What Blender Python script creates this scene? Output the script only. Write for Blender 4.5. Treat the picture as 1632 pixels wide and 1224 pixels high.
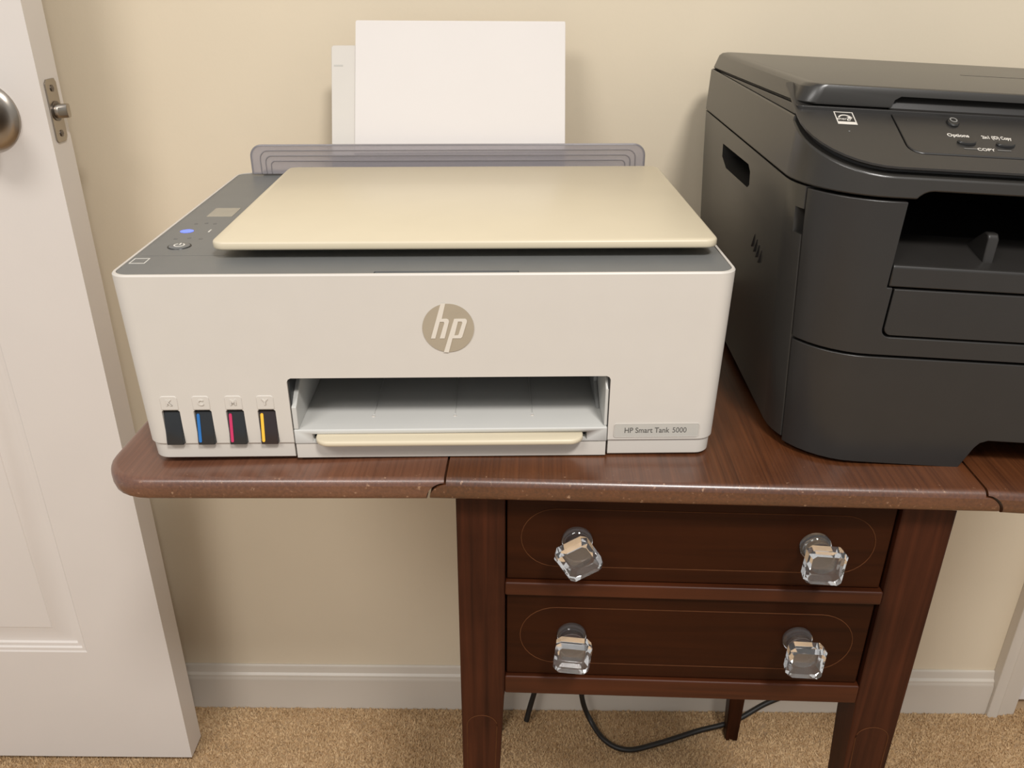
import bpy, bmesh, math, random
from mathutils import Matrix, Vector
import numpy as np

for o in list(bpy.data.objects):
    bpy.data.objects.remove(o, do_unlink=True)
scene = bpy.context.scene
COL = scene.collection
random.seed(7)
R = math.radians

# ------------------------------------------------------------------ camera
CAM_POS = Vector((0.06187, -0.55246, 0.33057))
PITCH, YAW, ROLL, FPX = 0.45164, -0.0039355, 0.0059302, 1343.766
_f = Vector((math.sin(YAW) * math.cos(PITCH), math.cos(YAW) * math.cos(PITCH), -math.sin(PITCH)))
_r = Vector((math.cos(YAW), -math.sin(YAW), 0))
_u = _r.cross(_f)
_r2 = _r * math.cos(ROLL) + _u * math.sin(ROLL)
_u2 = -_r * math.sin(ROLL) + _u * math.cos(ROLL)
cam_data = bpy.data.cameras.new('camera')
cam_data.sensor_fit = 'HORIZONTAL'
cam_data.sensor_width = 36.0
cam_data.lens = FPX / 1632.0 * 36.0
cam_data.clip_start = 0.02
cam = bpy.data.objects.new('camera', cam_data)
COL.objects.link(cam)
M = Matrix((( _r2.x, _u2.x, -_f.x, CAM_POS.x), (_r2.y, _u2.y, -_f.y, CAM_POS.y), (_r2.z, _u2.z, -_f.z, CAM_POS.z), (0, 0, 0, 1)))
cam.matrix_world = M
scene.camera = cam

# ------------------------------------------------------------------ world, lamps, exposure
world = bpy.data.worlds.new('room_ambient')
scene.world = world
world.use_nodes = True
bg = world.node_tree.nodes['Background']
bg.inputs[0].default_value = (1.0, 0.985, 0.965, 1)
bg.inputs[1].default_value = 0.50

def ceiling_lamp(name, loc, energy, size, col=(1.0, 0.965, 0.93)):
    l = bpy.data.lights.new(name, 'AREA')
    l.shape = 'DISK'; l.size = size; l.energy = energy; l.color = col
    o = bpy.data.objects.new(name, l)
    o.location = loc
    COL.objects.link(o)
    return o
ceiling_lamp('ceiling_downlight', (0.50, -1.25, 1.70), 40, 0.40)
ceiling_lamp('ceiling_downlight', (-0.95, -1.50, 1.70), 29, 0.95)

vs = scene.view_settings
vs.view_transform = 'Standard'
vs.look = 'None'
vs.exposure = 0.0
vs.gamma = 1.0
vs.use_curve_mapping = False

# ------------------------------------------------------------------ helpers
def lin(c):
    return c / 12.92 if c <= 0.04045 else ((c + 0.055) / 1.055) ** 2.4
def rgb(r, g, b):
    return (lin(r / 255), lin(g / 255), lin(b / 255), 1)

def mat(name, col, rough=0.5, metal=0.0, spec=0.5, coat=0.0, var=0.0, vscale=20.0, bump=0.0, bscale=400.0, emit=None, estr=0.0):
    m = bpy.data.materials.new(name); m.use_nodes = True
    nt = m.node_tree; N = nt.nodes; L = nt.links
    b = N['Principled BSDF']
    b.inputs['Base Color'].default_value = col
    b.inputs['Roughness'].default_value = rough
    b.inputs['Metallic'].default_value = metal
    b.inputs['Specular IOR Level'].default_value = spec
    b.inputs['Coat Weight'].default_value = coat
    tc = N.new('ShaderNodeTexCoord')
    if var > 0:
        n = N.new('ShaderNodeTexNoise'); n.inputs['Scale'].default_value = vscale; n.inputs['Detail'].default_value = 5
        L.new(tc.outputs['Object'], n.inputs['Vector'])
        mp = N.new('ShaderNodeMapRange'); mp.inputs[1].default_value = 0.3; mp.inputs[2].default_value = 0.7
        mp.inputs[3].default_value = 1 - var; mp.inputs[4].default_value = 1 + var
        L.new(n.outputs['Fac'], mp.inputs[0])
        mx = N.new('ShaderNodeMix'); mx.data_type = 'RGBA'; mx.blend_type = 'MULTIPLY'
        mx.inputs[0].default_value = 1.0
        mx.inputs[6].default_value = col
        L.new(mp.outputs[0], mx.inputs[7]); L.new(mx.outputs[2], b.inputs['Base Color'])
    if bump > 0:
        n2 = N.new('ShaderNodeTexNoise'); n2.inputs['Scale'].default_value = bscale; n2.inputs['Detail'].default_value = 3
        L.new(tc.outputs['Object'], n2.inputs['Vector'])
        bp = N.new('ShaderNodeBump'); bp.inputs['Strength'].default_value = bump; bp.inputs['Distance'].default_value = 0.001
        L.new(n2.outputs['Fac'], bp.inputs['Height']); L.new(bp.outputs[0], b.inputs['Normal'])
    if emit:
        b.inputs['Emission Color'].default_value = emit; b.inputs['Emission Strength'].default_value = estr
    return m

def wood(name, dark, light, axis, rough=0.32, chips=False, fine=1.0, spec=0.5, coat=0.1):
    m = bpy.data.materials.new(name); m.use_nodes = True
    nt = m.node_tree; N = nt.nodes; L = nt.links
    b = N['Principled BSDF']
    b.inputs['Coat Weight'].default_value = coat
    b.inputs['Specular IOR Level'].default_value = spec
    b.inputs['Coat Roughness'].default_value = 0.22
    tc = N.new('ShaderNodeTexCoord')
    mp = N.new('ShaderNodeMapping')
    s = [140.0 * fine] * 3; s['xyz'.index(axis)] = 5.0
    mp.inputs['Scale'].default_value = s
    L.new(tc.outputs['Object'], mp.inputs['Vector'])
    n = N.new('ShaderNodeTexNoise'); n.inputs['Scale'].default_value = 1.0; n.inputs['Detail'].default_value = 6
    n.inputs['Distortion'].default_value = 0.6
    L.new(mp.outputs[0], n.inputs['Vector'])
    n2 = N.new('ShaderNodeTexNoise'); n2.inputs['Scale'].default_value = 9.0; n2.inputs['Detail'].default_value = 4
    L.new(tc.outputs['Object'], n2.inputs['Vector'])
    ad = N.new('ShaderNodeMath'); ad.operation = 'MULTIPLY_ADD'; ad.inputs[1].default_value = 0.55
    L.new(n.outputs['Fac'], ad.inputs[0])
    sc = N.new('ShaderNodeMath'); sc.operation = 'MULTIPLY'; sc.inputs[1].default_value = 0.5
    L.new(n2.outputs['Fac'], sc.inputs[0]); L.new(sc.outputs[0], ad.inputs[2])
    cr = N.new('ShaderNodeValToRGB')
    cr.color_ramp.elements[0].position = 0.36; cr.color_ramp.elements[0].color = dark
    cr.color_ramp.elements[1].position = 0.68; cr.color_ramp.elements[1].color = light
    L.new(ad.outputs[0], cr.inputs[0])
    out = cr.outputs[0]
    if chips:
        # worn varnish flecks with shapes of their own, denser along the front arris
        n3 = N.new('ShaderNodeTexNoise'); n3.inputs['Scale'].default_value = 210.0; n3.inputs['Detail'].default_value = 4; n3.inputs['Roughness'].default_value = 0.65
        L.new(tc.outputs['Object'], n3.inputs['Vector'])
        sep = N.new('ShaderNodeSeparateXYZ'); L.new(tc.outputs['Object'], sep.inputs[0])
        ed = N.new('ShaderNodeMapRange'); ed.inputs[1].default_value = 0.002; ed.inputs[2].default_value = 0.014
        ed.inputs[3].default_value = 0.075; ed.inputs[4].default_value = 0.0
        L.new(sep.outputs[1], ed.inputs[0])
        sm = N.new('ShaderNodeMath'); sm.operation = 'ADD'
        L.new(n3.outputs['Fac'], sm.inputs[0]); L.new(ed.outputs[0], sm.inputs[1])
        th = N.new('ShaderNodeMapRange'); th.inputs[1].default_value = 0.70; th.inputs[2].default_value = 0.78
        L.new(sm.outputs[0], th.inputs[0])
        mx = N.new('ShaderNodeMix'); mx.data_type = 'RGBA'
        L.new(th.outputs[0], mx.inputs[0]); L.new(out, mx.inputs[6]); mx.inputs[7].default_value = rgb(158, 124, 98)
        out = mx.outputs[2]
    L.new(out, b.inputs['Base Color'])
    rr = N.new('ShaderNodeMapRange'); rr.inputs[3].default_value = rough - 0.06; rr.inputs[4].default_value = rough + 0.14
    L.new(n2.outputs['Fac'], rr.inputs[0]); L.new(rr.outputs[0], b.inputs['Roughness'])
    bp = N.new('ShaderNodeBump'); bp.inputs['Strength'].default_value = 0.12; bp.inputs['Distance'].default_value = 0.0006
    L.new(n.outputs['Fac'], bp.inputs['Height']); L.new(bp.outputs[0], b.inputs['Normal'])
    return m

def glass(name, col=(1, 1, 1, 1), rough=0.02, ior=1.47, mixc=None, fac=0.0):
    m = bpy.data.materials.new(name); m.use_nodes = True
    b = m.node_tree.nodes['Principled BSDF']
    b.inputs['Base Color'].default_value = col
    b.inputs['Roughness'].default_value = rough
    b.inputs['IOR'].default_value = ior
    b.inputs['Transmission Weight'].default_value = 1.0 - fac
    return m

def smooth(me, ang=38):
    for p in me.polygons: p.use_smooth = True
    try: me.set_sharp_from_angle(angle=R(ang))
    except Exception: pass

def new_obj(name, me, material=None, parent=None):
    o = bpy.data.objects.new(name, me)
    COL.objects.link(o)
    if material is not None:
        me.materials.clear(); me.materials.append(material)
    if parent is not None: o.parent = parent
    return o

def mesh_of(bm, ang=38):
    bmesh.ops.recalc_face_normals(bm, faces=bm.faces)
    me = bpy.data.meshes.new('m'); bm.to_mesh(me); bm.free()
    smooth(me, ang)
    return me

def bake(o, ang=38, keep=False):
    dg = bpy.context.evaluated_depsgraph_get(); dg.update()
    me = bpy.data.meshes.new_from_object(o.evaluated_get(dg))
    o.modifiers.clear(); old = o.data; o.data = me
    if not keep: smooth(me, ang)
    return o

def fin(name, bm, material, parent=None, bevel=0.0, seg=2, ang=38, blimit=40):
    o = new_obj(name, mesh_of(bm, ang), material)
    if bevel > 0:
        md = o.modifiers.new('b', 'BEVEL'); md.width = bevel; md.segments = seg
        md.limit_method = 'ANGLE'; md.angle_limit = R(blimit); md.harden_normals = False
        wn = o.modifiers.new('w', 'WEIGHTED_NORMAL'); wn.keep_sharp = True; wn.weight = 80
        bake(o, ang, True)
    o.data.name = name
    if parent is not None: o.parent = parent
    return o

def boolean(o, bms, op='DIFFERENCE', ang=38):
    if not isinstance(bms, (list, tuple)): bms = [bms]
    tmp = []
    for bm in bms:
        c = new_obj('cutter', mesh_of(bm)); tmp.append(c)
        md = o.modifiers.new('c', 'BOOLEAN'); md.operation = op; md.object = c; md.solver = 'EXACT'
    par = o.parent; o.parent = None
    bake(o, ang)
    o.parent = par
    for c in tmp:
        d = c.data; bpy.data.objects.remove(c); bpy.data.meshes.remove(d)
    return o

def bevel_obj(o, w, seg=2, limit=40, ang=38):
    md = o.modifiers.new('b', 'BEVEL'); md.width = w; md.segments = seg
    md.limit_method = 'ANGLE'; md.angle_limit = R(limit)
    wn = o.modifiers.new('w', 'WEIGHTED_NORMAL'); wn.keep_sharp = True; wn.weight = 80
    par = o.parent; o.parent = None
    bake(o, ang, True); o.parent = par
    return o

def rrect(x0, x1, y0, y1, r=0.0, n=6):
    """outline, counter-clockwise; r = one radius or (FL, FR, BR, BL) with front = y0"""
    if not isinstance(r, (tuple, list)): r = (r,) * 4
    pts = []
    for (cx, cy, rad, a0) in ((x0, y0, r[0], 180), (x1, y0, r[1], 270), (x1, y1, r[2], 0), (x0, y1, r[3], 90)):
        sx = 1 if cx == x0 else -1; sy = 1 if cy == y0 else -1
        if rad <= 1e-6: pts.append((cx, cy)); continue
        ox, oy = cx + sx * rad, cy + sy * rad
        for i in range(n + 1):
            a = R(a0 + 90 * i / n)
            pts.append((ox + rad * math.cos(a), oy + rad * math.sin(a)))
    return pts

def loft(sections, bm=None):
    """sections: list of (pts2d, z); same count"""
    bm = bm or bmesh.new()
    rings = [[bm.verts.new((x, y, z)) for x, y in pts] for pts, z in sections]
    n = len(rings[0])
    for a, b in zip(rings[:-1], rings[1:]):
        for i in range(n):
            bm.faces.new((a[i], a[(i + 1) % n], b[(i + 1) % n], b[i]))
    bm.faces.new(list(reversed(rings[0]))); bm.faces.new(rings[-1])
    return bm

def box(x0, x1, y0, y1, z0, z1, bm=None):
    return loft([(rrect(x0, x1, y0, y1), z0), (rrect(x0, x1, y0, y1), z1)], bm)

def prism(pts, d0, d1, axis='y', bm=None):
    """extrude a 2-D outline: axis y -> pts are (x,z); axis x -> pts are (y,z)"""
    bm = bm or bmesh.new()
    f = (lambda p, d: (p[0], d, p[1])) if axis == 'y' else (lambda p, d: (d, p[0], p[1]))
    a = [bm.verts.new(f(p, d0)) for p in pts]; b = [bm.verts.new(f(p, d1)) for p in pts]
    n = len(pts)
    for i in range(n): bm.faces.new((a[i], a[(i + 1) % n], b[(i + 1) % n], b[i]))
    bm.faces.new(list(reversed(a))); bm.faces.new(b)
    return bm

def lathe(prof, n=32, axis='y', centre=(0, 0, 0), bm=None):
    """prof: (radius, distance along axis)"""
    bm = bm or bmesh.new(); cx, cy, cz = centre
    rings = []
    for r, d in prof:
        ring = []
        for i in range(n):
            a = 2 * math.pi * i / n; u, v = r * math.cos(a), r * math.sin(a)
            p = {'y': (cx + u, cy + d, cz + v), 'x': (cx + d, cy + u, cz + v), 'z': (cx + u, cy + v, cz + d)}[axis]
            ring.append(bm.verts.new(p))
        rings.append(ring)
    for a, b in zip(rings[:-1], rings[1:]):
        for i in range(n): bm.faces.new((a[i], a[(i + 1) % n], b[(i + 1) % n], b[i]))
    bm.faces.new(rings[0]); bm.faces.new(rings[-1])
    return bm

def catmull(pts, k=8, closed=False):
    P = [Vector(p) for p in pts]; out = []
    n = len(P)
    for i in range(n if closed else n - 1):
        if closed: p0, p1, p2, p3 = P[(i - 1) % n], P[i], P[(i + 1) % n], P[(i + 2) % n]
        else: p0, p1, p2, p3 = P[max(i - 1, 0)], P[i], P[i + 1], P[min(i + 2, n - 1)]
        for j in range(k):
            t = j / k
            out.append(0.5 * ((2 * p1) + (p2 - p0) * t + (2 * p0 - 5 * p1 + 4 * p2 - p3) * t * t + (3 * p1 - p0 - 3 * p2 + p3) * t ** 3))
    if not closed: out.append(P[-1])
    return out

def tube(pts, r, n=8, closed=False, bm=None, up=Vector((0, 0, 1))):
    bm = bm or bmesh.new(); P = [Vector(p) for p in pts]; m = len(P); rings = []
    for i in range(m):
        a = P[(i - 1) % m] if (closed or i > 0) else P[i]
        b = P[(i + 1) % m] if (closed or i < m - 1) else P[i]
        t = (b - a).normalized()
        u = up.cross(t)
        if u.length < 1e-3: u = Vector((1, 0, 0)).cross(t)
        u.normalize(); v = t.cross(u)
        rings.append([bm.verts.new(P[i] + r * (math.cos(2 * math.pi * k / n) * u + math.sin(2 * math.pi * k / n) * v)) for k in range(n)])
    for i in range(m if closed else m - 1):
        a, b = rings[i], rings[(i + 1) % m]
        for k in range(n): bm.faces.new((a[k], a[(k + 1) % n], b[(k + 1) % n], b[k]))
    if not closed:
        bm.faces.new(rings[0]); bm.faces.new(rings[-1])
    return bm

def curve_mesh(splines, depth):
    """filled 2-D outlines (holes allowed) as a thin plate in the XY plane"""
    cu = bpy.data.curves.new('c', 'CURVE'); cu.dimensions = '2D'; cu.fill_mode = 'BOTH'; cu.extrude = depth
    for pts in splines:
        s = cu.splines.new('POLY'); s.points.add(len(pts) - 1); s.use_cyclic_u = True
        for p, q in zip(s.points, pts): p.co = (q[0], q[1], 0, 1)
    o = bpy.data.objects.new('c', cu); COL.objects.link(o)
    dg = bpy.context.evaluated_depsgraph_get(); dg.update()
    me = bpy.data.meshes.new_from_object(o.evaluated_get(dg))
    bpy.data.objects.remove(o); bpy.data.curves.remove(cu)
    return me

def text_mesh(s, size, depth, align='CENTER', sx=1.0, bold=0.0):
    cu = bpy.data.curves.new('t', 'FONT'); cu.body = s; cu.size = size; cu.extrude = depth
    cu.align_x = align; cu.align_y = 'CENTER'; cu.offset = bold
    o = bpy.data.objects.new('t', cu); COL.objects.link(o)
    dg = bpy.context.evaluated_depsgraph_get(); dg.update()
    me = bpy.data.meshes.new_from_object(o.evaluated_get(dg))
    bpy.data.objects.remove(o); bpy.data.curves.remove(cu)
    me.transform(Matrix.Diagonal((sx, 1, 1, 1)))
    return me

FRONT = Matrix.Rotation(R(90), 4, 'X')      # XY drawing -> upright, facing the camera side (-y)
def put(name, me, T, material, parent):
    me.transform(T); me.name = name
    return new_obj(name, me, material, parent)

def tag(o, label=None, cat=None, group=None, kind=None):
    if label: o['label'] = label
    if cat: o['category'] = cat
    if group: o['group'] = group
    if kind: o['kind'] = kind
    return o
def empty(name, loc=(0, 0, 0), rot=None):
    o = bpy.data.objects.new(name, None); COL.objects.link(o)
    o.empty_display_size = 0.05
    if rot is not None: o.matrix_world = Matrix.Translation(loc) @ rot
    else: o.location = loc
    return o

# ------------------------------------------------------------------ materials
M_wall = mat('wall_paint', rgb(228, 214, 189), 0.75, var=0.02, vscale=6, bump=0.10, bscale=220)
M_trim = mat('trim_paint', rgb(212, 203, 190), 0.38, var=0.015, vscale=9)
M_door = mat('door_paint', rgb(222, 215, 208), 0.40, var=0.015, vscale=8, bump=0.06, bscale=300)
M_carpet = mat('carpet_backing', rgb(176, 148, 114), 0.95, var=0.2, vscale=30)
M_nickel = mat('satin_nickel', rgb(168, 160, 150), 0.30, metal=1.0, var=0.04, vscale=60)
M_nickel_d = mat('dark_nickel', rgb(118, 111, 106), 0.34, metal=1.0, var=0.04, vscale=60)
M_white = mat('white_plastic', rgb(205, 199, 190), 0.42, var=0.01, vscale=40, bump=0.03, bscale=2500)
M_white2 = mat('tray_plastic', rgb(196, 195, 190), 0.45, var=0.01, vscale=40)
M_beige = mat('beige_plastic', rgb(210, 198, 172), 0.36, var=0.01, vscale=30, bump=0.03, bscale=2500)
M_deck = mat('slate_plastic', rgb(112, 113, 112), 0.42, var=0.03, vscale=40, bump=0.04, bscale=2500)
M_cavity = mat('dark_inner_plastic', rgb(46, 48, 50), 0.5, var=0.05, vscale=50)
M_inner = mat('inner_grey_plastic', rgb(150, 150, 148), 0.45, var=0.03, vscale=30)
M_logo = mat('logo_taupe', rgb(166, 154, 134), 0.35, var=0.02, vscale=80)
M_lett = mat('logo_letter', rgb(215, 207, 194), 0.4, var=0.01, vscale=80)
M_plate = mat('name_plate', rgb(186, 183, 175), 0.30, var=0.02, vscale=80)
M_ink = mat('dark_print', rgb(92, 90, 86), 0.5, var=0.02, vscale=80)
M_window = mat('tank_window', rgb(38, 41, 44), 0.16, var=0.05, vscale=90)
M_windowy = mat('tank_window_warm', rgb(46, 38, 40), 0.16, var=0.05, vscale=90)
M_cyan = mat('cyan_strip', rgb(40, 108, 176), 0.35, var=0.03, vscale=90)
M_mag = mat('magenta_strip', rgb(196, 50, 96), 0.35, var=0.03, vscale=90)
M_yel = mat('yellow_strip', rgb(240, 188, 62), 0.35, var=0.03, vscale=90)
M_screen = mat('lcd', rgb(150, 146, 134), 0.12, var=0.05, vscale=60)
M_blue = mat('blue_led', rgb(60, 80, 220), 0.3, var=0.02, vscale=60, emit=(0.10, 0.16, 1.0, 1), estr=1.6)
M_icon = mat('icon_print', rgb(225, 222, 214), 0.5, var=0.02, vscale=60)
M_icon_dim = mat('icon_dim', rgb(128, 126, 122), 0.5, var=0.02, vscale=60)
M_paper = mat('paper', rgb(222, 216, 211), 0.75, var=0.006, vscale=20)
M_black = mat('charcoal_plastic', rgb(50, 48, 45), 0.30, var=0.04, vscale=40, bump=0.05, bscale=1800)
M_black2 = mat('charcoal_plastic_smooth', rgb(42, 40, 38), 0.34, var=0.04, vscale=40, bump=0.04, bscale=1800)
M_hole = mat('black_inner', rgb(24, 24, 24), 0.55, var=0.05, vscale=40)
M_btn = mat('dark_button', rgb(34, 33, 32), 0.35, var=0.05, vscale=60)
M_print = mat('white_print', rgb(214, 208, 198), 0.5, var=0.02, vscale=60)
M_cable = mat('black_cable', rgb(34, 31, 28), 0.45, var=0.1, vscale=60)
M_wood_top = wood('table_top_wood', rgb(62, 32, 15), rgb(100, 57, 30), 'y', 0.30, chips=True, fine=3.0, spec=0.9, coat=0.35)
M_wood_leaf = wood('leaf_wood', rgb(78, 46, 31), rgb(114, 72, 50), 'y', 0.32, chips=True, fine=3.0, spec=0.9, coat=0.35)
M_wood_leg = wood('leg_wood', rgb(36, 15, 7), rgb(72, 36, 20), 'z', 0.40, spec=0.16, coat=0.0)
M_wood_drw = wood('drawer_wood', rgb(36, 14, 4), rgb(52, 23, 7), 'x', 0.40, fine=0.8, spec=0.12, coat=0.0)
M_wood_rail = wood('rail_wood', rgb(44, 19, 8), rgb(76, 37, 17), 'x', 0.36, spec=0.25, coat=0.0)
M_inlay = mat('inlay_stringing', rgb(84, 50, 28), 0.7, spec=0.1, var=0.15, vscale=120)
M_glass = glass('knob_glass', (1, 1, 1, 1), 0.0, 1.5, fac=0.03)
M_smoke = bpy.data.materials.new('smoked_plastic'); M_smoke.use_nodes = True
_n = M_smoke.node_tree; _b = _n.nodes['Principled BSDF']
_b.inputs['Base Color'].default_value = rgb(176, 172, 176); _b.inputs['Roughness'].default_value = 0.25
_t = _n.nodes.new('ShaderNodeBsdfTransparent'); _t.inputs[0].default_value = (0.84, 0.82, 0.83, 1)
_m = _n.nodes.new('ShaderNodeMixShader'); _m.inputs[0].default_value = 0.46
_n.links.new(_t.outputs[0], _m.inputs[1]); _n.links.new(_b.outputs[0], _m.inputs[2])
_n.links.new(_m.outputs[0], _n.nodes['Material Output'].inputs[0])

# ------------------------------------------------------------------ the room
FZ = -0.722
WY = 0.440
o = fin('wall_back', box(-1.6, 0.86, WY, WY + 0.10, FZ - 0.05, 1.75), M_wall); tag(o, kind='structure')
o = fin('floor', box(-1.6, 1.6, -2.2, WY + 0.10, FZ - 0.06, FZ), M_carpet); tag(o, kind='structure')

# baseboard with a moulded top
bb = [(WY, FZ), (WY - 0.012, FZ), (WY - 0.012, FZ + 0.058), (WY - 0.0095, FZ + 0.062), (WY - 0.0095, FZ + 0.067),
      (WY - 0.006, FZ + 0.070), (WY - 0.0045, FZ + 0.078), (WY - 0.003, FZ + 0.082), (WY, FZ + 0.083)]
o = fin('baseboard_back', prism(bb, -1.6, 0.812, 'x'), M_trim, bevel=0.0008); tag(o, kind='structure')
# door casing at the right end of the wall
cs = [(0.812, WY), (0.812, WY - 0.017), (0.819, WY - 0.020), (0.826, WY - 0.020), (0.829, WY - 0.016), (0.846, WY - 0.0125), (0.858, WY - 0.011), (0.858, WY)]
bm = loft([(cs, FZ), (cs, 1.4)]); o = fin('trim_1', bm, M_trim, bevel=0.0008); tag(o, kind='structure')
o = fin('door_2', box(0.861, 1.55, WY + 0.004, WY + 0.04, FZ + 0.016, 1.35), M_door, bevel=0.001); tag(o, kind='structure')

# open panelled door, standing almost parallel to the wall
DX, DY0, DY1, DZ0, DZ1 = -0.4085, 0.320, 0.3585, FZ + 0.0155, 1.32
door = empty('door_1', (DX, DY0, FZ)); tag(door, kind='structure')
def door_mesh():
    bm = bmesh.new()
    W_ = 0.76
    xs = [0, -0.111, -0.111 - 0.224, -W_ + 0.111 + 0.224, -W_ + 0.111, -W_]
    zs = [DZ0 - FZ, -0.505 - FZ, 0.075 - FZ, 0.235 - FZ, 0.86 - FZ, 0.96 - FZ, DZ1 - 0.11 - FZ, DZ1 - FZ]
    T_ = DY1 - DY0
    def quad(a, b, c, d): bm.faces.new([bm.verts.new(p) for p in (a, b, c, d)])
    for i in range(5):
        for j in range(7):
            xa, xb, za, zb = xs[i], xs[i + 1], zs[j], zs[j + 1]
            if i in (1, 3) and j in (1, 3, 5):
                prof = [(0, 0), (0.002, 0.0012), (0.006, 0.0018), (0.0075, 0.0042), (0.012, 0.0046), (0.0135, 0.0075), (0.018, 0.0082), (0.040, 0.0040), (0.0410, 0.0030), (0.046, 0.0030)]
                loops = []
                for ins, dep in prof:
                    x1_, x2_ = xa - ins, xb + ins
                    loops.append([bm.verts.new(p) for p in ((x1_, dep, za + ins), (x2_, dep, za + ins), (x2_, dep, zb - ins), (x1_, dep, zb - ins))])
                for a, b in zip(loops[:-1], loops[1:]):
                    for k in range(4): bm.faces.new((a[k], a[(k + 1) % 4], b[(k + 1) % 4], b[k]))
                bm.faces.new(loops[-1])
            else:
                quad((xa, 0, za), (xb, 0, za), (xb, 0, zb), (xa, 0, zb))
    z0, z1 = zs[0], zs[-1]
    quad((0, 0, z0), (0, T_, z0), (0, T_, z1), (0, 0, z1))
    quad((-W_, 0, z0), (-W_, T_, z0), (-W_, T_, z1), (-W_, 0, z1))
    quad((0, 0, z0), (-W_, 0, z0), (-W_, T_, z0), (0, T_, z0))
    quad((0, 0, z1), (-W_, 0, z1), (-W_, T_, z1), (0, T_, z1))
    quad((0, T_, z0), (-W_, T_, z0), (-W_, T_, z1), (0, T_, z1))
    bmesh.ops.remove_doubles(bm, verts=bm.verts, dist=1e-5)
    return bm
slab = fin('door_slab', door_mesh(), M_door, door, ang=20)
# knob: rose, neck, knob
KC = (-0.0600, 0, 0.2005 - FZ)
fin('knob_rose', lathe([(0.0335, 0.0), (0.0335, -0.003), (0.031, -0.006), (0.027, -0.008), (0.014, -0.0085)], 40, 'y', KC), M_nickel, door, ang=25)
fin('knob', lathe([(0.011, -0.008), (0.011, -0.024), (0.017, -0.030), (0.0245, -0.036), (0.027, -0.044), (0.0262, -0.052), (0.022, -0.058), (0.012, -0.061), (0.001, -0.0615)], 40, 'y', KC), M_nickel_d, door, ang=50)
# latch on the door edge
pl = [(0.0075, 0.176), (0.0105, 0.173), (0.0255, 0.173), (0.0300, 0.178), (0.0300, 0.2305), (0.0270, 0.2345), (0.0115, 0.2345), (0.0075, 0.231)]
plate = fin('latch_plate', prism([(y, z - FZ) for y, z in pl], -0.0005, 0.0014, 'x'), M_nickel, door, bevel=0.0004)
lz = 0.2035 - FZ
bm = lathe([(0.0098, 0.0010), (0.0098, 0.0022), (0.0080, 0.0026)], 28, 'x', (0, 0.0188, lz))
fin('latch_collar', bm, M_nickel_d, door)
bolt = bmesh.new()
sec = []
for (x, sc_, yo) in ((0.002, 1.0, 0.0), (0.006, 1.0, 0.0), (0.0125, 0.55, 0.0032)):
    pts = []
    for i in range(24):
        a = 2 * math.pi * i / 24
        u = math.cos(a) * 0.0078; v = math.sin(a) * 0.0078
        u = min(u, 0.0062); v = max(-0.0068, min(0.0068, v))
        pts.append((0.0188 + u * sc_ + yo, lz + v))
    sec.append([bolt.verts.new((x, p[0], p[1])) for p in pts])
for a, b in zip(sec[:-1], sec[1:]):
    for k in range(24): bolt.faces.new((a[k], a[(k + 1) % 24], b[(k + 1) % 24], b[k]))
bolt.faces.new(sec[0]); bolt.faces.new(sec[-1])
fin('latch_bolt', bolt, M_nickel, door, bevel=0.0005)
for zz in (0.2255, 0.1815):
    bm = lathe([(0.0034, 0.0012), (0.0034, 0.0019), (0.0026, 0.0024), (0.0008, 0.0025)], 20, 'x', (0, 0.0190, zz - FZ))
    s = fin('screw', bm, M_nickel_d, door)
    boolean(s, box(0.0021, 0.004, 0.0190 - 0.003, 0.0190 + 0.003, zz - FZ - 0.0004, zz - FZ + 0.0004))

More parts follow.
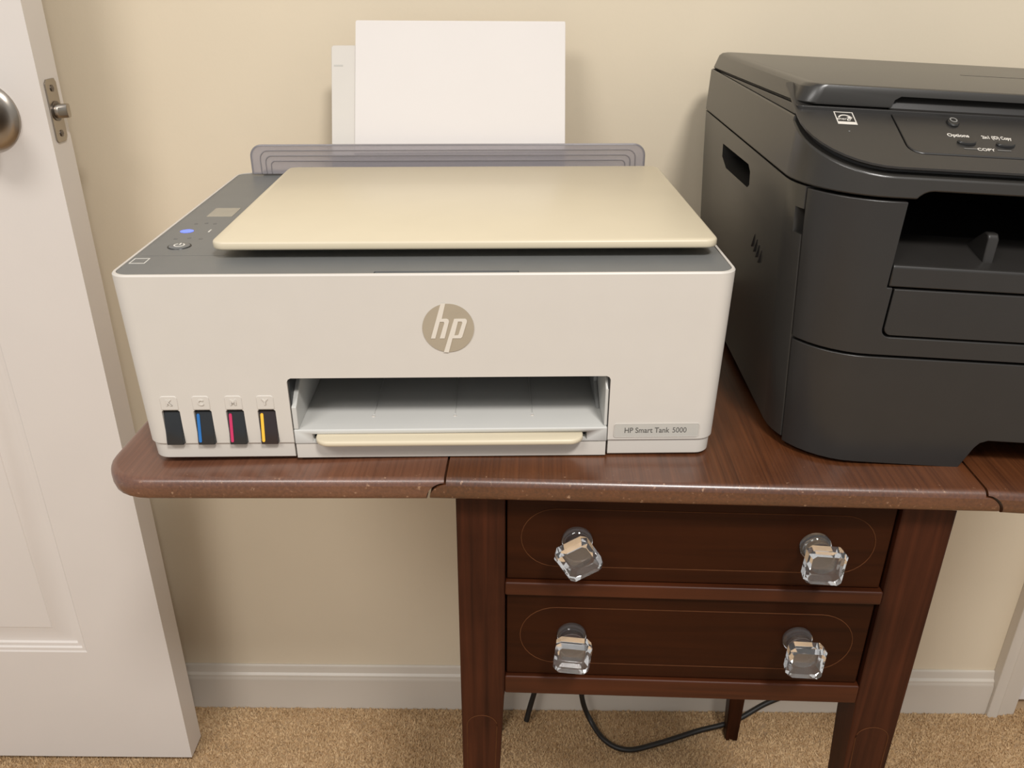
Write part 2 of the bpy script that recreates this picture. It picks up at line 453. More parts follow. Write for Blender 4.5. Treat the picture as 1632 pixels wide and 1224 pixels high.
# carpet pile: short looped tufts over the strip of floor in view
def carpet():
    rng = np.random.default_rng(3)
    n = 90000
    x = rng.uniform(-0.95, 1.02, n); y = rng.uniform(0.20, WY - 0.001, n)
    m2 = 190000
    x2 = rng.uniform(-1.3, 1.5, m2); y2 = rng.uniform(-0.35, WY - 0.001, m2)
    out = ~((x2 > -0.95) & (x2 < 1.02) & (y2 > 0.20))
    x = np.concatenate([x, x2[out]]); y = np.concatenate([y, y2[out]])
    keep = ~((y > WY - 0.0125) & (x < 0.86))
    x, y = x[keep], y[keep]; n = len(x)
    h = rng.uniform(0.0025, 0.0050, n); w = rng.uniform(0.0014, 0.0026, n)
    a = rng.uniform(0, 2 * np.pi, n); lx = rng.normal(0, 0.002, n); ly = rng.normal(0, 0.002, n)
    V = np.zeros((n, 4, 3))
    for k in range(3):
        V[:, k, 0] = x + w * np.cos(a + 2.094 * k); V[:, k, 1] = y + w * np.sin(a + 2.094 * k); V[:, k, 2] = FZ - 0.0005
    V[:, 3, 0] = x + lx; V[:, 3, 1] = y + ly; V[:, 3, 2] = FZ + h
    base = (np.arange(n) * 4)[:, None]
    F = np.concatenate([base + np.array([0, 1, 3]), base + np.array([1, 2, 3]), base + np.array([2, 0, 3])])
    me = bpy.data.meshes.new('carpet_pile')
    me.from_pydata(V.reshape(-1, 3).tolist(), [], F.tolist())
    m = bpy.data.materials.new('carpet_fibre'); m.use_nodes = True
    N = m.node_tree.nodes; L = m.node_tree.links; b = N['Principled BSDF']; b.inputs['Roughness'].default_value = 0.95
    b.inputs['Specular IOR Level'].default_value = 0.1
    tc = N.new('ShaderNodeTexCoord'); n1 = N.new('ShaderNodeTexNoise'); n1.inputs['Scale'].default_value = 260; n1.inputs['Detail'].default_value = 2
    n2 = N.new('ShaderNodeTexNoise'); n2.inputs['Scale'].default_value = 11; n2.inputs['Detail'].default_value = 3
    L.new(tc.outputs['Object'], n1.inputs['Vector']); L.new(tc.outputs['Object'], n2.inputs['Vector'])
    ad = N.new('ShaderNodeMath'); ad.operation = 'MULTIPLY_ADD'; ad.inputs[1].default_value = 0.6
    L.new(n1.outputs['Fac'], ad.inputs[0])
    s2 = N.new('ShaderNodeMath'); s2.operation = 'MULTIPLY'; s2.inputs[1].default_value = 0.4
    L.new(n2.outputs['Fac'], s2.inputs[0]); L.new(s2.outputs[0], ad.inputs[2])
    cr = N.new('ShaderNodeValToRGB'); cr.color_ramp.elements[0].position = 0.35; cr.color_ramp.elements[0].color = rgb(186, 154, 114)
    cr.color_ramp.elements[1].position = 0.66; cr.color_ramp.elements[1].color = rgb(218, 190, 150)
    L.new(ad.outputs[0], cr.inputs[0]); L.new(cr.outputs[0], b.inputs['Base Color'])
    o = new_obj('carpet_pile', me, m)
    tag(o, 'short tan carpet pile covering the floor', 'carpet', kind='stuff')
carpet()

# ------------------------------------------------------------------ drop-leaf table
TB_ROT = Matrix.Rotation(R(-1.6), 4, 'Z')
table = empty('drop_leaf_table', (0.2, -0.037, 0), TB_ROT)
tag(table, 'dark reddish wooden drop-leaf table with two drawers under the printers', 'table')
TT = 0.0185          # top thickness
JL, JR = -0.188, 0.200
DEPTH = 0.445
def edge_sections(x0, x1, r, inset=0.0055):
    """slab with rounded arrises on its plan outline; r = plan radii"""
    S = []
    for ins, z in ((0.006, -TT), (0.003, -TT + 0.0006), (0.0008, -TT + 0.0025), (0.0, -TT + 0.006), (0.0, -0.0055), (0.0010, -0.0025), (0.0030, -0.0007), (0.0058, 0.0)):
        rr = tuple(max(q - ins, 0.0005) if q > 0 else 0.0 for q in r)
        S.append((rrect(x0 + ins, x1 - ins, ins, DEPTH - ins, rr, 8), z))
    return S
JRAD = 0.0125
def joint_profile(xj, side, grow):
    """main-top joint edge: short vertical lip then a convex quarter round"""
    pts = [(xj, 0.01)]
    for i in range(0, 9):
        a = R(90 * i / 8)
        pts.append((xj + side * (JRAD + grow) * math.sin(a), -0.0045 - (JRAD) + (JRAD + grow) * math.cos(a)))
    pts.append((xj + side * (JRAD + grow), -0.03))
    return pts
prof = joint_profile(JL, -1, 0.0) + list(reversed(joint_profile(JR, 1, 0.0)))
top = fin('tabletop', loft(edge_sections(JL - 0.06, JR + 0.06, (0, 0, 0, 0))), M_wood_top)
boolean(top, prism(prof, -0.1, DEPTH + 0.1), 'INTERSECT'); top.parent = table
def leaf(side, droop):
    xj = JL if side < 0 else JR
    xo = -0.452 if side < 0 else 0.465
    a, b = (xo, xj + 0.06) if side < 0 else (xj - 0.06, xo)
    r = (0.040, 0, 0, 0.040) if side < 0 else (0, 0.040, 0.040, 0)
    o = fin('drop_leaf', loft(edge_sections(a, b, r)), M_wood_leaf if side < 0 else M_wood_top)
    g = 0.0012
    pts = joint_profile(xj + side * g, side, g)
    far = xj - side * 0.2
    boolean(o, prism(pts + [(far, -0.03), (far, 0.01)], -0.1, DEPTH + 0.1), 'DIFFERENCE')
    piv = Vector((xj, 0, -0.0045 - JRAD))
    T = Matrix.Translation(piv) @ Matrix.Rotation(side * R(droop), 4, 'Y') @ Matrix.Translation(-piv)
    o.data.transform(T)
    o.parent = table
    return o
tag(leaf(-1, 1.6), 'left raised leaf with rounded corner')
tag(leaf(1, 2.5), 'right raised leaf')

FY = 0.020            # front plane of legs
XL0, XL1, XR0, XR1 = -0.1835, -0.1455, 0.1545, 0.1945
BZ = -0.228           # underside of the drawer case
def leg(x_out, x_in, y_out, y_in):
    """square above the case, tapered on the two inner faces below"""
    bm = bmesh.new(); rings = []
    for z, k in ((FZ, 0.46), (BZ - 0.004, 0.985), (BZ, 1.0), (-TT, 1.0)):
        xi = x_out + (x_in - x_out) * k; yi = y_out + (y_in - y_out) * k
        rings.append([bm.verts.new(p) for p in ((x_out, y_out, z), (xi, y_out, z), (xi, yi, z), (x_out, yi, z))])
    for a, b in zip(rings[:-1], rings[1:]):
        for k in range(4): bm.faces.new((a[k], a[(k + 1) % 4], b[(k + 1) % 4], b[k]))
    bm.faces.new(rings[0]); bm.faces.new(rings[-1])
    return fin('leg', bm, M_wood_leg, table, bevel=0.0012)
LD = 0.038
lf = leg(XL0, XL1, FY, FY + LD); rf = leg(XR1, XR0, FY, FY + LD)
leg(XL0, XL1, 0.432, 0.432 - LD); leg(XR1, XR0, 0.432, 0.432 - LD)
# stringing on the tapered part of the front legs
def leg_inlay(parent, xo, xi):
    def xat(u, z):
        k = 0.985 + (0.46 - 0.985) * (BZ - z) / (BZ - FZ)
        return xo + (xi - xo) * k * u
    ztop, zbot = BZ - 0.028, FZ + 0.05
    pts = []
    s = []
    zc = ztop - 0.012
    for i in range(0, 13):
        a = math.pi * i / 12
        u = 0.5 - 0.37 * math.cos(a)
        z = zc + 0.0125 * math.sin(a)
        s.append((xat(u, z), FY - 0.0001, z))
    s = [(xat(0.13, zbot), FY - 0.0001, zbot)] + s + [(xat(0.87, zbot), FY - 0.0001, zbot)]
    fin('inlay', tube(s, 0.00045, 6), M_inlay, parent)
leg_inlay(lf, XL0, XL1); leg_inlay(rf, XR1, XR0)

# drawer case: sides, back, rails
fin('side_panel', box(XL0 + 0.006, XL0 + 0.020, FY + LD, 0.432 - LD, BZ, -TT), M_wood_leg, table, bevel=0.0008)
fin('side_panel', box(XR1 - 0.020, XR1 - 0.006, FY + LD, 0.432 - LD, BZ, -TT), M_wood_leg, table, bevel=0.0008)
fin('back_panel', box(XL1, XR0, 0.410, 0.424, BZ, -TT), M_wood_leg, table, bevel=0.0008)
fin('rail', box(XL1, XR0, FY - 0.0012, FY + 0.35, -0.1205, -0.1075), M_wood_rail, table, bevel=0.0016, seg=3)
fin('rail', box(XL1, XR0, FY - 0.0004, FY + 0.35, BZ, -0.2085), M_wood_rail, table, bevel=0.0016, seg=3)
fin('rail', box(XL1, XR0, FY + 0.001, FY + 0.03, -0.0240, -TT), M_wood_rail, table, bevel=0.0006)

def drawer(z0, z1):
    g = 0.0012
    d = fin('drawer', box(XL1 + g, XR0 - g * 2.2, FY + 0.0030, FY + 0.34, z0, z1), M_wood_drw, table, bevel=0.0009)
    xc0, xc1 = XL1 + 0.0125, XR0 - 0.0135
    zc = (z0 + z1) / 2; hh = (z1 - z0) / 2 - 0.0135
    pts = []
    for i in range(0, 17):
        a = R(90 - 180 * i / 16); pts.append((xc1 - hh + hh * math.cos(a), zc + hh * math.sin(a)))
    for i in range(0, 17):
        a = R(270 - 180 * i / 16); pts.append((xc0 + hh + hh * math.cos(a), zc + hh * math.sin(a)))
    fin('inlay', tube([(x, FY + 0.0029, z) for x, z in pts], 0.00038, 6, closed=True, up=Vector((0, 1, 0))), M_inlay, d)
    return d
d1 = drawer(-0.1065, -0.0250); d2 = drawer(-0.2075, -0.1215)

def knob_mesh():
    """round flange and waist, then a square block head with faceted edges; points to -y from the origin"""
    bm = lathe([(0.0108, 0.0), (0.0120, -0.0010), (0.0120, -0.0036), (0.0104, -0.0046), (0.0104, -0.0060), (0.0098, -0.0066), (0.0094, -0.0110), (0.0098, -0.0160)], 32)
    def octo(h, ch, d): return [(h, d, ch), (ch, d, h), (-ch, d, h), (-h, d, ch), (-h, d, -ch), (-ch, d, -h), (ch, d, -h), (h, d, -ch)]
    V = [[bm.verts.new(p) for p in octo(*q)] for q in ((0.0104, 0.0070, -0.0162), (0.0140, 0.0104, -0.0205), (0.0146, 0.0112, -0.0285), (0.0126, 0.0100, -0.0325))]
    for a, b in zip(V[:-1], V[1:]):
        for k in range(8): bm.faces.new((a[k], a[(k + 1) % 8], b[(k + 1) % 8], b[k]))
    bm.faces.new(V[0]); bm.faces.new(V[-1])
    return mesh_of(bm, 24)
kme = knob_mesh(); kme.name = 'knob'
for d, x, z, rot, lab in ((d1, -0.0893, -0.0658, -33, 'glass knob turned askew'), (d1, 0.0947, -0.0660, 3, None), (d2, -0.0902, -0.1617, 5, None), (d2, 0.0950, -0.1596, 2, None)):
    k = new_obj('knob', kme if kme.users == 0 else kme, M_glass if kme.users == 0 else None, d)
    if not kme.materials: kme.materials.append(M_glass)
    k.location = (x, FY + 0.0030, z); k.rotation_euler = (0, R(rot), 0)
    k['label'] = lab or 'clear square glass knob'

# ------------------------------------------------------------------ white ink tank printer
HP = empty('ink_tank_printer', (0, 0, -0.0002), Matrix.Rotation(R(1.4), 4, 'Z') @ Matrix.Rotation(R(-0.3), 4, 'Y'))
tag(HP, 'white ink tank printer with beige scanner lid standing on the table beside the open door', 'printer')
H = 0.146
def hw(z): return 0.2132 + 0.0041 * z / H
def hp_sec(z, ins=0.0, r=0.013, y1=0.334):
    w = hw(z) - ins
    return (rrect(-w, w, ins, y1 - ins, (r, r, r, r), 8), z)
body = fin('body', loft([hp_sec(0.0136, 0.0006), hp_sec(0.0146), hp_sec(0.08), hp_sec(H - 0.001), hp_sec(H, 0.0008, 0.0125)]), M_white)
OX0, OX1, OZ1 = -0.1035, 0.1322, 0.0676
opening = prism([(OX0, 0.0), (OX1, 0.0), (OX1, OZ1 - 0.003), (OX1 - 0.001, OZ1 - 0.001), (OX1 - 0.003, OZ1), (OX0 + 0.003, OZ1), (OX0 + 0.001, OZ1 - 0.001), (OX0, OZ1 - 0.003)], -0.02, 0.24)
pocket = loft([(rrect(-hw(H) + 0.0026, hw(H) - 0.0026, 0.0026, 0.3314, 0.0108, 8), H - 0.004), (rrect(-hw(H) + 0.0026, hw(H) - 0.0026, 0.0026, 0.3314, 0.0108, 8), H + 0.01)])
cuts = [opening, pocket]
WX = [-0.1912, -0.1680, -0.1443, -0.1211]
for cx in WX:
    # recessed ink window
    cuts.append(prism([(cx - 0.0066, 0.0145), (cx + 0.0066, 0.0145), (cx + 0.0066, 0.0412), (cx + 0.0054, 0.0424), (cx - 0.0054, 0.0424), (cx - 0.0066, 0.0412)], -0.01, 0.010))
boolean(body, cuts, ang=30); body.parent = HP

# base strip, left and right of the tray
base = fin('base', loft([hp_sec(0.0008, 0.0026, 0.011), hp_sec(0.0018, 0.0016, 0.012), hp_sec(0.0128, 0.0014, 0.012), hp_sec(0.0136, 0.0014, 0.012)]), M_white)
boolean(base, box(OX0 - 0.0006, OX1 + 0.0006, -0.02, 0.25, -0.01, 0.03)); base.parent = HP
for fx, fy in ((-0.18, 0.03), (0.18, 0.03), (-0.18, 0.29), (0.18, 0.29)):
    fin('foot', lathe([(0.008, 0.0002), (0.008, 0.0016)], 20, 'z', (fx, fy, 0)), M_cavity, HP)

# slate deck inside the white rim
deck = fin('top_deck', loft([(rrect(-hw(H) + 0.0029, hw(H) - 0.0029, 0.0029, 0.3311, 0.0105, 8), H - 0.0038), (rrect(-hw(H) + 0.0029, hw(H) - 0.0029, 0.0029, 0.3311, 0.0105, 8), H - 0.0006)]), M_deck)
boolean(deck, [loft([(rrect(-0.0355, 0.065, 0.0005, 0.0090, 0.0012, 3), H - 0.0028), (rrect(-0.0355, 0.065, 0.0005, 0.0090, 0.0012, 3), H + 0.01)]),
               box(-0.2098, -0.150, 0.0468, 0.0473, H - 0.0012, H + 0.01)])
deck.parent = HP
fin('finger_notch', loft([(rrect(-0.0350, 0.0645, 0.0034, 0.0086, 0.001, 3), H - 0.0029), (rrect(-0.0350, 0.0645, 0.0060, 0.0086, 0.001, 3), H - 0.0016)]), M_deck, HP)
# scanner bed frame under the lid, then the lid
fin('scanner_bed', loft([(rrect(-0.135, 0.190, 0.0620, 0.280, 0.006, 5), H - 0.0006), (rrect(-0.135, 0.190, 0.0620, 0.280, 0.006, 5), H + 0.0070)]), M_deck, HP)
lz0, lz1 = H + 0.0066, H + 0.0130
def lidsec(ins, z): return (rrect(-0.1556 + ins, 0.2105 - ins, 0.0350 + ins, 0.2970 - ins, max(0.0095 - ins, 0.002), 8), z)
fin('scanner_lid', loft([lidsec(0.0014, lz0), lidsec(0.0004, lz0 + 0.0006), lidsec(0, lz0 + 0.0016), lidsec(0.0, lz1 - 0.0016), lidsec(0.0005, lz1 - 0.0006), lidsec(0.0016, lz1)]), M_beige, HP, ang=60)
for hx in (-0.11, 0.165):
    fin('lid_hinge', box(hx - 0.014, hx + 0.014, 0.292, 0.312, H - 0.0006, H + 0.0085), M_deck, HP, bevel=0.002)

# control panel
dz = H - 0.0006
TOP = lambda x, y, z=0.0: Matrix.Translation((x, y, dz + z))
fin('display', loft([(rrect(-0.1972, -0.1755, 0.1575, 0.1870, 0.001, 3), dz - 0.0005), (rrect(-0.1972, -0.1755, 0.1575, 0.1870, 0.001, 3), dz + 0.0002)]), M_screen, HP)
def disc(r, n=32): return [(r * math.cos(2 * math.pi * i / n), r * math.sin(2 * math.pi * i / n)) for i in range(n)]
blob = [(0.0052 * math.cos(2 * math.pi * i / 32), 0.0047 * math.sin(2 * math.pi * i / 32)) for i in range(32)]
put('wireless_button', curve_mesh([blob], 0.0002), TOP(-0.1988, 0.1130), M_blue, HP)
put('information_icon', curve_mesh([[(-0.0006, -0.003), (0.0006, -0.003), (0.0006, 0.002), (-0.0006, 0.002)], [(-0.0006, 0.003), (0.0006, 0.003), (0.0006, 0.0044), (-0.0006, 0.0044)]], 0.00012), TOP(-0.1808, 0.1130), M_icon, HP)
pb = fin('power_button', lathe([(0.0078, -0.0004), (0.0078, 0.0006), (0.0072, 0.0010), (0.001, 0.0010)], 36, 'z', (-0.1907, 0.0709, dz)), M_deck, HP)
fin('button_ring', tube([(-0.1907 + 0.0084 * math.cos(2 * math.pi * i / 40), 0.0709 + 0.0084 * math.sin(2 * math.pi * i / 40), dz) for i in range(40)], 0.00045, 6, closed=True), M_btn, pb)
ring = [(0.0042 * math.cos(R(a)), 0.0042 * math.sin(R(a))) for a in range(120, 421, 10)] + [(0.0032 * math.cos(R(a)), 0.0032 * math.sin(R(a))) for a in range(420, 119, -10)]
put('power_icon', curve_mesh([ring, [(-0.0006, 0.0008), (0.0006, 0.0008), (0.0006, 0.0052), (-0.0006, 0.0052)]], 0.00012), TOP(-0.1907, 0.0709, 0.0011), M_icon, pb)
for (ix, iy) in ((-0.1985, 0.135), (-0.1905, 0.137), (-0.183, 0.135), (-0.2005, 0.091), (-0.1905, 0.093), (-0.181, 0.091)):
    put('unlit_icon', curve_mesh([[(0.0016 * math.cos(R(a)), 0.0018 * math.sin(R(a))) for a in range(0, 360, 30)], [(0.001 * math.cos(R(a)), 0.0012 * math.sin(R(a))) for a in range(0, 360, 30)]], 0.0001), TOP(ix, iy), mat('icon_faint', rgb(104, 103, 101), 0.5, var=0.02) if 'icon_faint' not in bpy.data.materials else bpy.data.materials['icon_faint'], HP)
# framed efficiency mark on the front left corner
def frame_pts(w, h): return [(-w, -h), (w, -h), (w, h), (-w, h)]
fm = put('efficiency_mark', curve_mesh([frame_pts(0.0056, 0.0062), frame_pts(0.0049, 0.0053)], 0.0001), TOP(-0.2072, 0.0350), M_icon, HP)
swoosh = [(0.0038 * math.cos(R(a)), -0.0005 + 0.0038 * math.sin(R(a))) for a in range(20, 161, 14)] + [(0.0030 * math.cos(R(a)), -0.0009 + 0.0034 * math.sin(R(a))) for a in range(160, 19, -14)]
star = []
for i in range(10):
    rad = 0.0016 if i % 2 == 0 else 0.0007; a = R(90 + 36 * i); star.append((0.0022 + rad * math.cos(a), rad * math.sin(a)))
put('mark_symbol', curve_mesh([swoosh, star, frame_pts(0.0040, 0.0006) and [(-0.0042, -0.0046), (0.0042, -0.0046), (0.0042, -0.0030), (-0.0042, -0.0030)]], 0.0001), TOP(-0.2072, 0.0350), M_icon_dim, fm)

# round logo: taupe disc with letters proud of it
LC = Matrix.Translation((0.0150, -0.00035, 0.1062)) @ FRONT
LR = 0.0182
def lp(pts): return [((x - 680) / 495 * LR, (642 - y) / 452 * LR) for x, y in pts]
lg = put('logo', curve_mesh([disc(LR, 64)], 0.0003), LC, M_logo, HP)
h_ = lp([(552, 184), (640, 178), (563, 463), (655, 463), (690, 478), (700, 512), (605, 832), (510, 832), (608, 545), (600, 518), (525, 518), (425, 832), (340, 832)])
p_ = lp([(800, 465), (1010, 465), (1040, 485), (1042, 520), (945, 805), (915, 832), (757, 832), (675, 1102), (580, 1095)])
ph = lp([(872, 515), (940, 515), (953, 538), (875, 762), (855, 778), (795, 778)])
put('letter_h', curve_mesh([h_], 0.0002), Matrix.Translation((0, -0.0005, 0)) @ LC, M_lett, lg)
put('letter_p', curve_mesh([p_, ph], 0.0002), Matrix.Translation((0, -0.0005, 0)) @ LC, M_lett, lg)

# name plate
npz0, npz1 = 0.0172, 0.0278
np_ = fin('name_plate', prism([(x, z) for x, z in rrect(0.1370, 0.2003, npz0, npz1, 0.0014, 4)], -0.0006, 0.002), M_plate, HP)
t1 = text_mesh('HP Smart Tank', 0.0063, 0.00008, 'LEFT', 0.87, 0.00005)
put('lettering', t1, Matrix.Translation((0.1443, -0.00065, 0.0224)) @ FRONT, M_ink, np_)
t2 = text_mesh('5000', 0.0063, 0.00008, 'LEFT', 0.87)
put('lettering', t2, Matrix.Translation((0.1805, -0.00065, 0.0224)) @ FRONT, M_ink, np_)
fin('plate_rim', tube([(x, -0.0004, z) for x, z in rrect(0.1367, 0.2006, npz0 - 0.0003, npz1 + 0.0003, 0.0016, 4)], 0.0003, 6, closed=True, up=Vector((0, 1, 0))), M_white, np_)

# four ink windows: letter tab above, dark lens below, colour strip
for cx, ch, cm in zip(WX, 'KCMY', (None, M_cyan, M_mag, M_yel)):
    w = 0.0063
    lens = fin('ink_window', loft([
        (rrect(cx - w, cx + w, -0.0030, 0.009, (0.001, 0.001, 0, 0), 3), 0.0148),
        (rrect(cx - w, cx + w, -0.0032, 0.009, (0.001, 0.001, 0, 0), 3), 0.0165),
        (rrect(cx - w, cx + w, 0.0018, 0.009, (0.001, 0.001, 0, 0), 3), 0.0398),
        (rrect(cx - w + 0.0008, cx + w - 0.0008, 0.0042, 0.009, (0.001, 0.001, 0, 0), 3), 0.0418)]), M_windowy if ch == 'Y' else M_window, HP)
    lens['label'] = {'K': 'dark window of the black ink tank', 'C': 'dark window with a blue strip', 'M': 'dark window with a magenta strip', 'Y': 'dark window with a yellow strip'}[ch]
    if cm:
        def ly(z): return -0.0032 + (z - 0.0165) / (0.0398 - 0.0165) * 0.005
        bm = bmesh.new(); x0, x1 = cx - 0.0052, cx - 0.0030
        ring = []
        for zz, s in ((0.0170, 0.6), (0.0178, 1), (0.0378, 1), (0.0386, 0.6)):
            xm, hwid = (x0 + x1) / 2, (x1 - x0) / 2 * s
            ring.append([bm.verts.new(q) for q in ((xm - hwid, ly(zz) - 0.0004, zz), (xm + hwid, ly(zz) - 0.0004, zz), (xm + hwid, ly(zz) + 0.0006, zz), (xm - hwid, ly(zz) + 0.0006, zz))])
        for a, b in zip(ring[:-1], ring[1:]):
            for k in range(4): bm.faces.new((a[k], a[(k + 1) % 4], b[(k + 1) % 4], b[k]))
        bm.faces.new(ring[0]); bm.faces.new(ring[-1])
        fin('colour_strip', bm, cm, lens)
    tabo = fin('letter_tab', prism([(x, z) for x, z in rrect(cx - 0.0063, cx + 0.0063, 0.0428, 0.0540, (0.0, 0.0, 0.0022, 0.0022), 4)], -0.0005, 0.0015), M_white, HP, bevel=0.0004)
    put('letter', text_mesh(ch, 0.0064, 0.0004, bold=0.00015), Matrix.Translation((cx, -0.0008, 0.0487)) @ FRONT, M_white, tabo)

# inside of the paper opening and the output tray
tr = fin('output_tray', box(OX0 + 0.0012, OX1 - 0.0012, 0.0, 0.235, 0.0012, 0.0128), M_white)
bm = box(OX0 + 0.0006, OX1 - 0.0006, -0.0004, 0.235, 0.0131, 0.0252)
# notch for the pull-out at the front
up = fin('tray_upper', bm, M_white2, bevel=0.0009)
boolean(up, [box(-0.0895, 0.1165, -0.01, 0.0085, 0.0150, 0.0216)])
up.parent = tr; tr.parent = HP
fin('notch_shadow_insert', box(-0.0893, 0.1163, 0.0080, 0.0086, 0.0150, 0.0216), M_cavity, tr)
fin('pull_out_tab', loft([(rrect(-0.0862 + i * 0.4, 0.1132 - i * 0.4, -0.0120 + i, 0.0080, (0.0105, 0.0105, 0, 0), 8), z) for i, z in ((0.0010, 0.0168), (0.0, 0.0176), (0.0, 0.0202), (0.0012, 0.0212))]), M_beige, tr, ang=60)
for gx in (-0.046, 0.0165, 0.076):
    fin('rib_tip', lathe([(0.0014, 0.0), (0.0012, 0.0005), (0.0004, 0.0008)], 14, 'z', (gx, 0.0200, 0.0251)), M_white, tr)
    fin('guide_rib', loft([(rrect(gx - 0.0006, gx + 0.0006, 0.022, 0.150, 0.0005, 3), 0.025), (rrect(gx - 0.0003, gx + 0.0003, 0.023, 0.149, 0.0003, 3), 0.0259)]), M_white2, tr)
# inner floor ramp and walls
ramp = [(0.075, 0.0248), (0.10, 0.0256), (0.13, 0.0290), (0.155, 0.0345), (0.165, 0.0400), (0.168, 0.0400), (0.170, 0.0428), (0.178, 0.0445), (0.235, 0.0445), (0.235, 0.02), (0.075, 0.02)]
fin('inner_ramp', prism(ramp, OX0 + 0.013, OX1 - 0.006, 'x'), M_inner, HP, bevel=0.0008)
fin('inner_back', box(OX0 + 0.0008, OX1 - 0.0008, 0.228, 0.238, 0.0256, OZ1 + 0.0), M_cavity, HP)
# left and right guide walls (dark panels behind their slanted front corners stand in for unlit hollows)
fin('hollow_shade_panel', box(OX0 + 0.0002, OX0 + 0.0012, 0.0022, 0.226, 0.0254, 0.0672), M_cavity, HP)
fin('hollow_shade_panel', box(OX1 - 0.0012, OX1 - 0.0002, 0.0022, 0.226, 0.0254, 0.0672), M_cavity, HP)
lw = [(0.0, 0.0254), (0.0, 0.0440), (0.003, 0.0452), (0.010, 0.0500), (0.040, 0.0672), (0.222, 0.0672), (0.222, 0.0254)]
fin('side_guide', prism(lw, OX0 + 0.0008, OX0 + 0.0045, 'x'), M_white2, HP, bevel=0.0006)
fin('side_guide', prism([(0.002, 0.0254), (0.002, 0.0560), (0.012, 0.0672), (0.222, 0.0672), (0.222, 0.0254)], OX1 - 0.0030, OX1 - 0.0006, 'x'), M_white2, HP, bevel=0.0006)
fin('inner_guide', prism([(0.030, 0.0254), (0.052, 0.0390), (0.052, 0.0670), (0.222, 0.0670), (0.222, 0.0254)], OX1 - 0.0060, OX1 - 0.0032, 'x'), M_inner, HP, bevel=0.0005)
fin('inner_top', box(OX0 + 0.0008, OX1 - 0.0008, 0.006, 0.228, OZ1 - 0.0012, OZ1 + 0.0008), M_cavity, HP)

# rear paper feed: smoked flap, paper support
flap = [(x, z) for x, z in rrect(-0.1990, 0.2010, 0.1478, 0.1757, (0.001, 0.001, 0.0115, 0.0115), 8)]
fl = fin('feed_cover', prism(flap, 0.3205, 0.3230), M_smoke, HP, bevel=0.0005)
fin('cover_rim', tube([(x, 0.3215, z) for x, z in rrect(-0.1990, 0.2010, 0.1478, 0.1757, (0.001, 0.001, 0.0115, 0.0115), 8)], 0.0010, 8, closed=True, up=Vector((0, 1, 0))), mat('smoked_rim', rgb(134, 129, 130), 0.3, var=0.03, vscale=60), fl)
for k in (1, 2, 3):
    d = 0.0052 * k
    q = rrect(-0.1990 + d + 0.004, 0.2010 - d - 0.004, 0.1478, 0.1757 - d, (0, 0, max(0.0105 - d * 0.4, 0.003), max(0.0105 - d * 0.4, 0.003)), 8)
    q = [q[0]] + list(reversed(q[2:])) if False else q
    # open path: left foot, over the top, right foot
    path = [q[1]] + q[2:] + [q[0]]
    fin('cover_ridge', tube([(x, 0.3204, z) for x, z in path], 0.00055, 6, up=Vector((0, 1, 0))), bpy.data.materials['smoked_rim'], fl)
fin('feed_housing', box(-0.190, 0.192, 0.3245, 0.334, H - 0.004, H + 0.0035), M_white, HP, bevel=0.001)
TH = R(26.4)
def lean(y, z): # local frame of the leaning paper: x right, y up the sheet, z towards the camera side
    return Matrix.Translation((0.0, y, z)) @ Matrix.Rotation(R(90) - TH, 4, 'X')
HPinv = Matrix.Rotation(R(-1.4), 4, 'Z')
sup = fin('paper_support', loft([(rrect(-0.1200, 0.1080, -0.055, 0.1025, (0, 0, 0.003, 0.003), 5), -0.0036), (rrect(-0.1200, 0.1080, -0.055, 0.1025, (0, 0, 0.003, 0.003), 5), -0.0010)]), M_white, HP, bevel=0.0005)
sup.data.transform(lean(0.3405, 0.1737))
fin('support_mark', loft([(rrect(-0.1175, -0.1080, 0.0805, 0.0822, 0.0003, 2), -0.0011), (rrect(-0.1175, -0.1080, 0.0805, 0.0822, 0.0003, 2), -0.0008)]), M_plate, sup).data.transform(lean(0.3405, 0.1737))

paper = empty('paper_stack', (0, 0, 0), Matrix.Rotation(R(0.5), 4, 'Z'))
tag(paper, 'stack of blank white paper standing in the rear feed of the white printer', 'paper')
NS = 8
for i in range(NS):
    rx = random.uniform(-0.0006, 0.0006); ry = random.uniform(-0.0006, 0.0006)
    pts = rrect(-0.1080 + 0.0066 + rx, 0.1079 + 0.0066 + rx, -0.1530 + ry, 0.1265 + ry, 0.0012, 3)
    s = fin('sheet', loft([(pts, -0.0006 + i * 0.0005), (pts, -0.0006 + i * 0.0005 + 0.00042)]), M_paper, paper)
    s.data.transform(lean(0.3395, 0.1728))

# ------------------------------------------------------------------ charcoal laser printer
_t = Matrix.Rotation(R(-1.6), 4, 'Z') @ Matrix.Rotation(R(2.5), 4, 'Y')
BK = empty('laser_printer', (0.262, -0.004, 0.0063), _t)
tag(BK, 'charcoal black multifunction laser printer at the right, partly out of frame', 'printer')
BW, BD = 0.405, 0.395
def sx_(z): return -0.0190 * min(max(z, 0) / 0.19, 1.0)
def bsec(z, ins=0.0, r=0.055, y0=0.0, y1=None, zt=None):
    x0, x1 = sx_(z) + ins, BW - sx_(z) - ins
    return (rrect(x0, x1, y0 + ins, (BD if y1 is None else y1) - ins, (max(r - ins, .001), max(r - ins, .001), 0.012, 0.012), 10), z if zt is None else zt)
YS = 0.028            # seam between the front covers and the side panels
Z1, Z2 = 0.0845, 0.1955
def front_part(z0, z1, nz=4):
    secs = []
    zz = [z0 + (z1 - z0) * i / nz for i in range(nz + 1)]
    return loft([bsec(z) for z in zz])
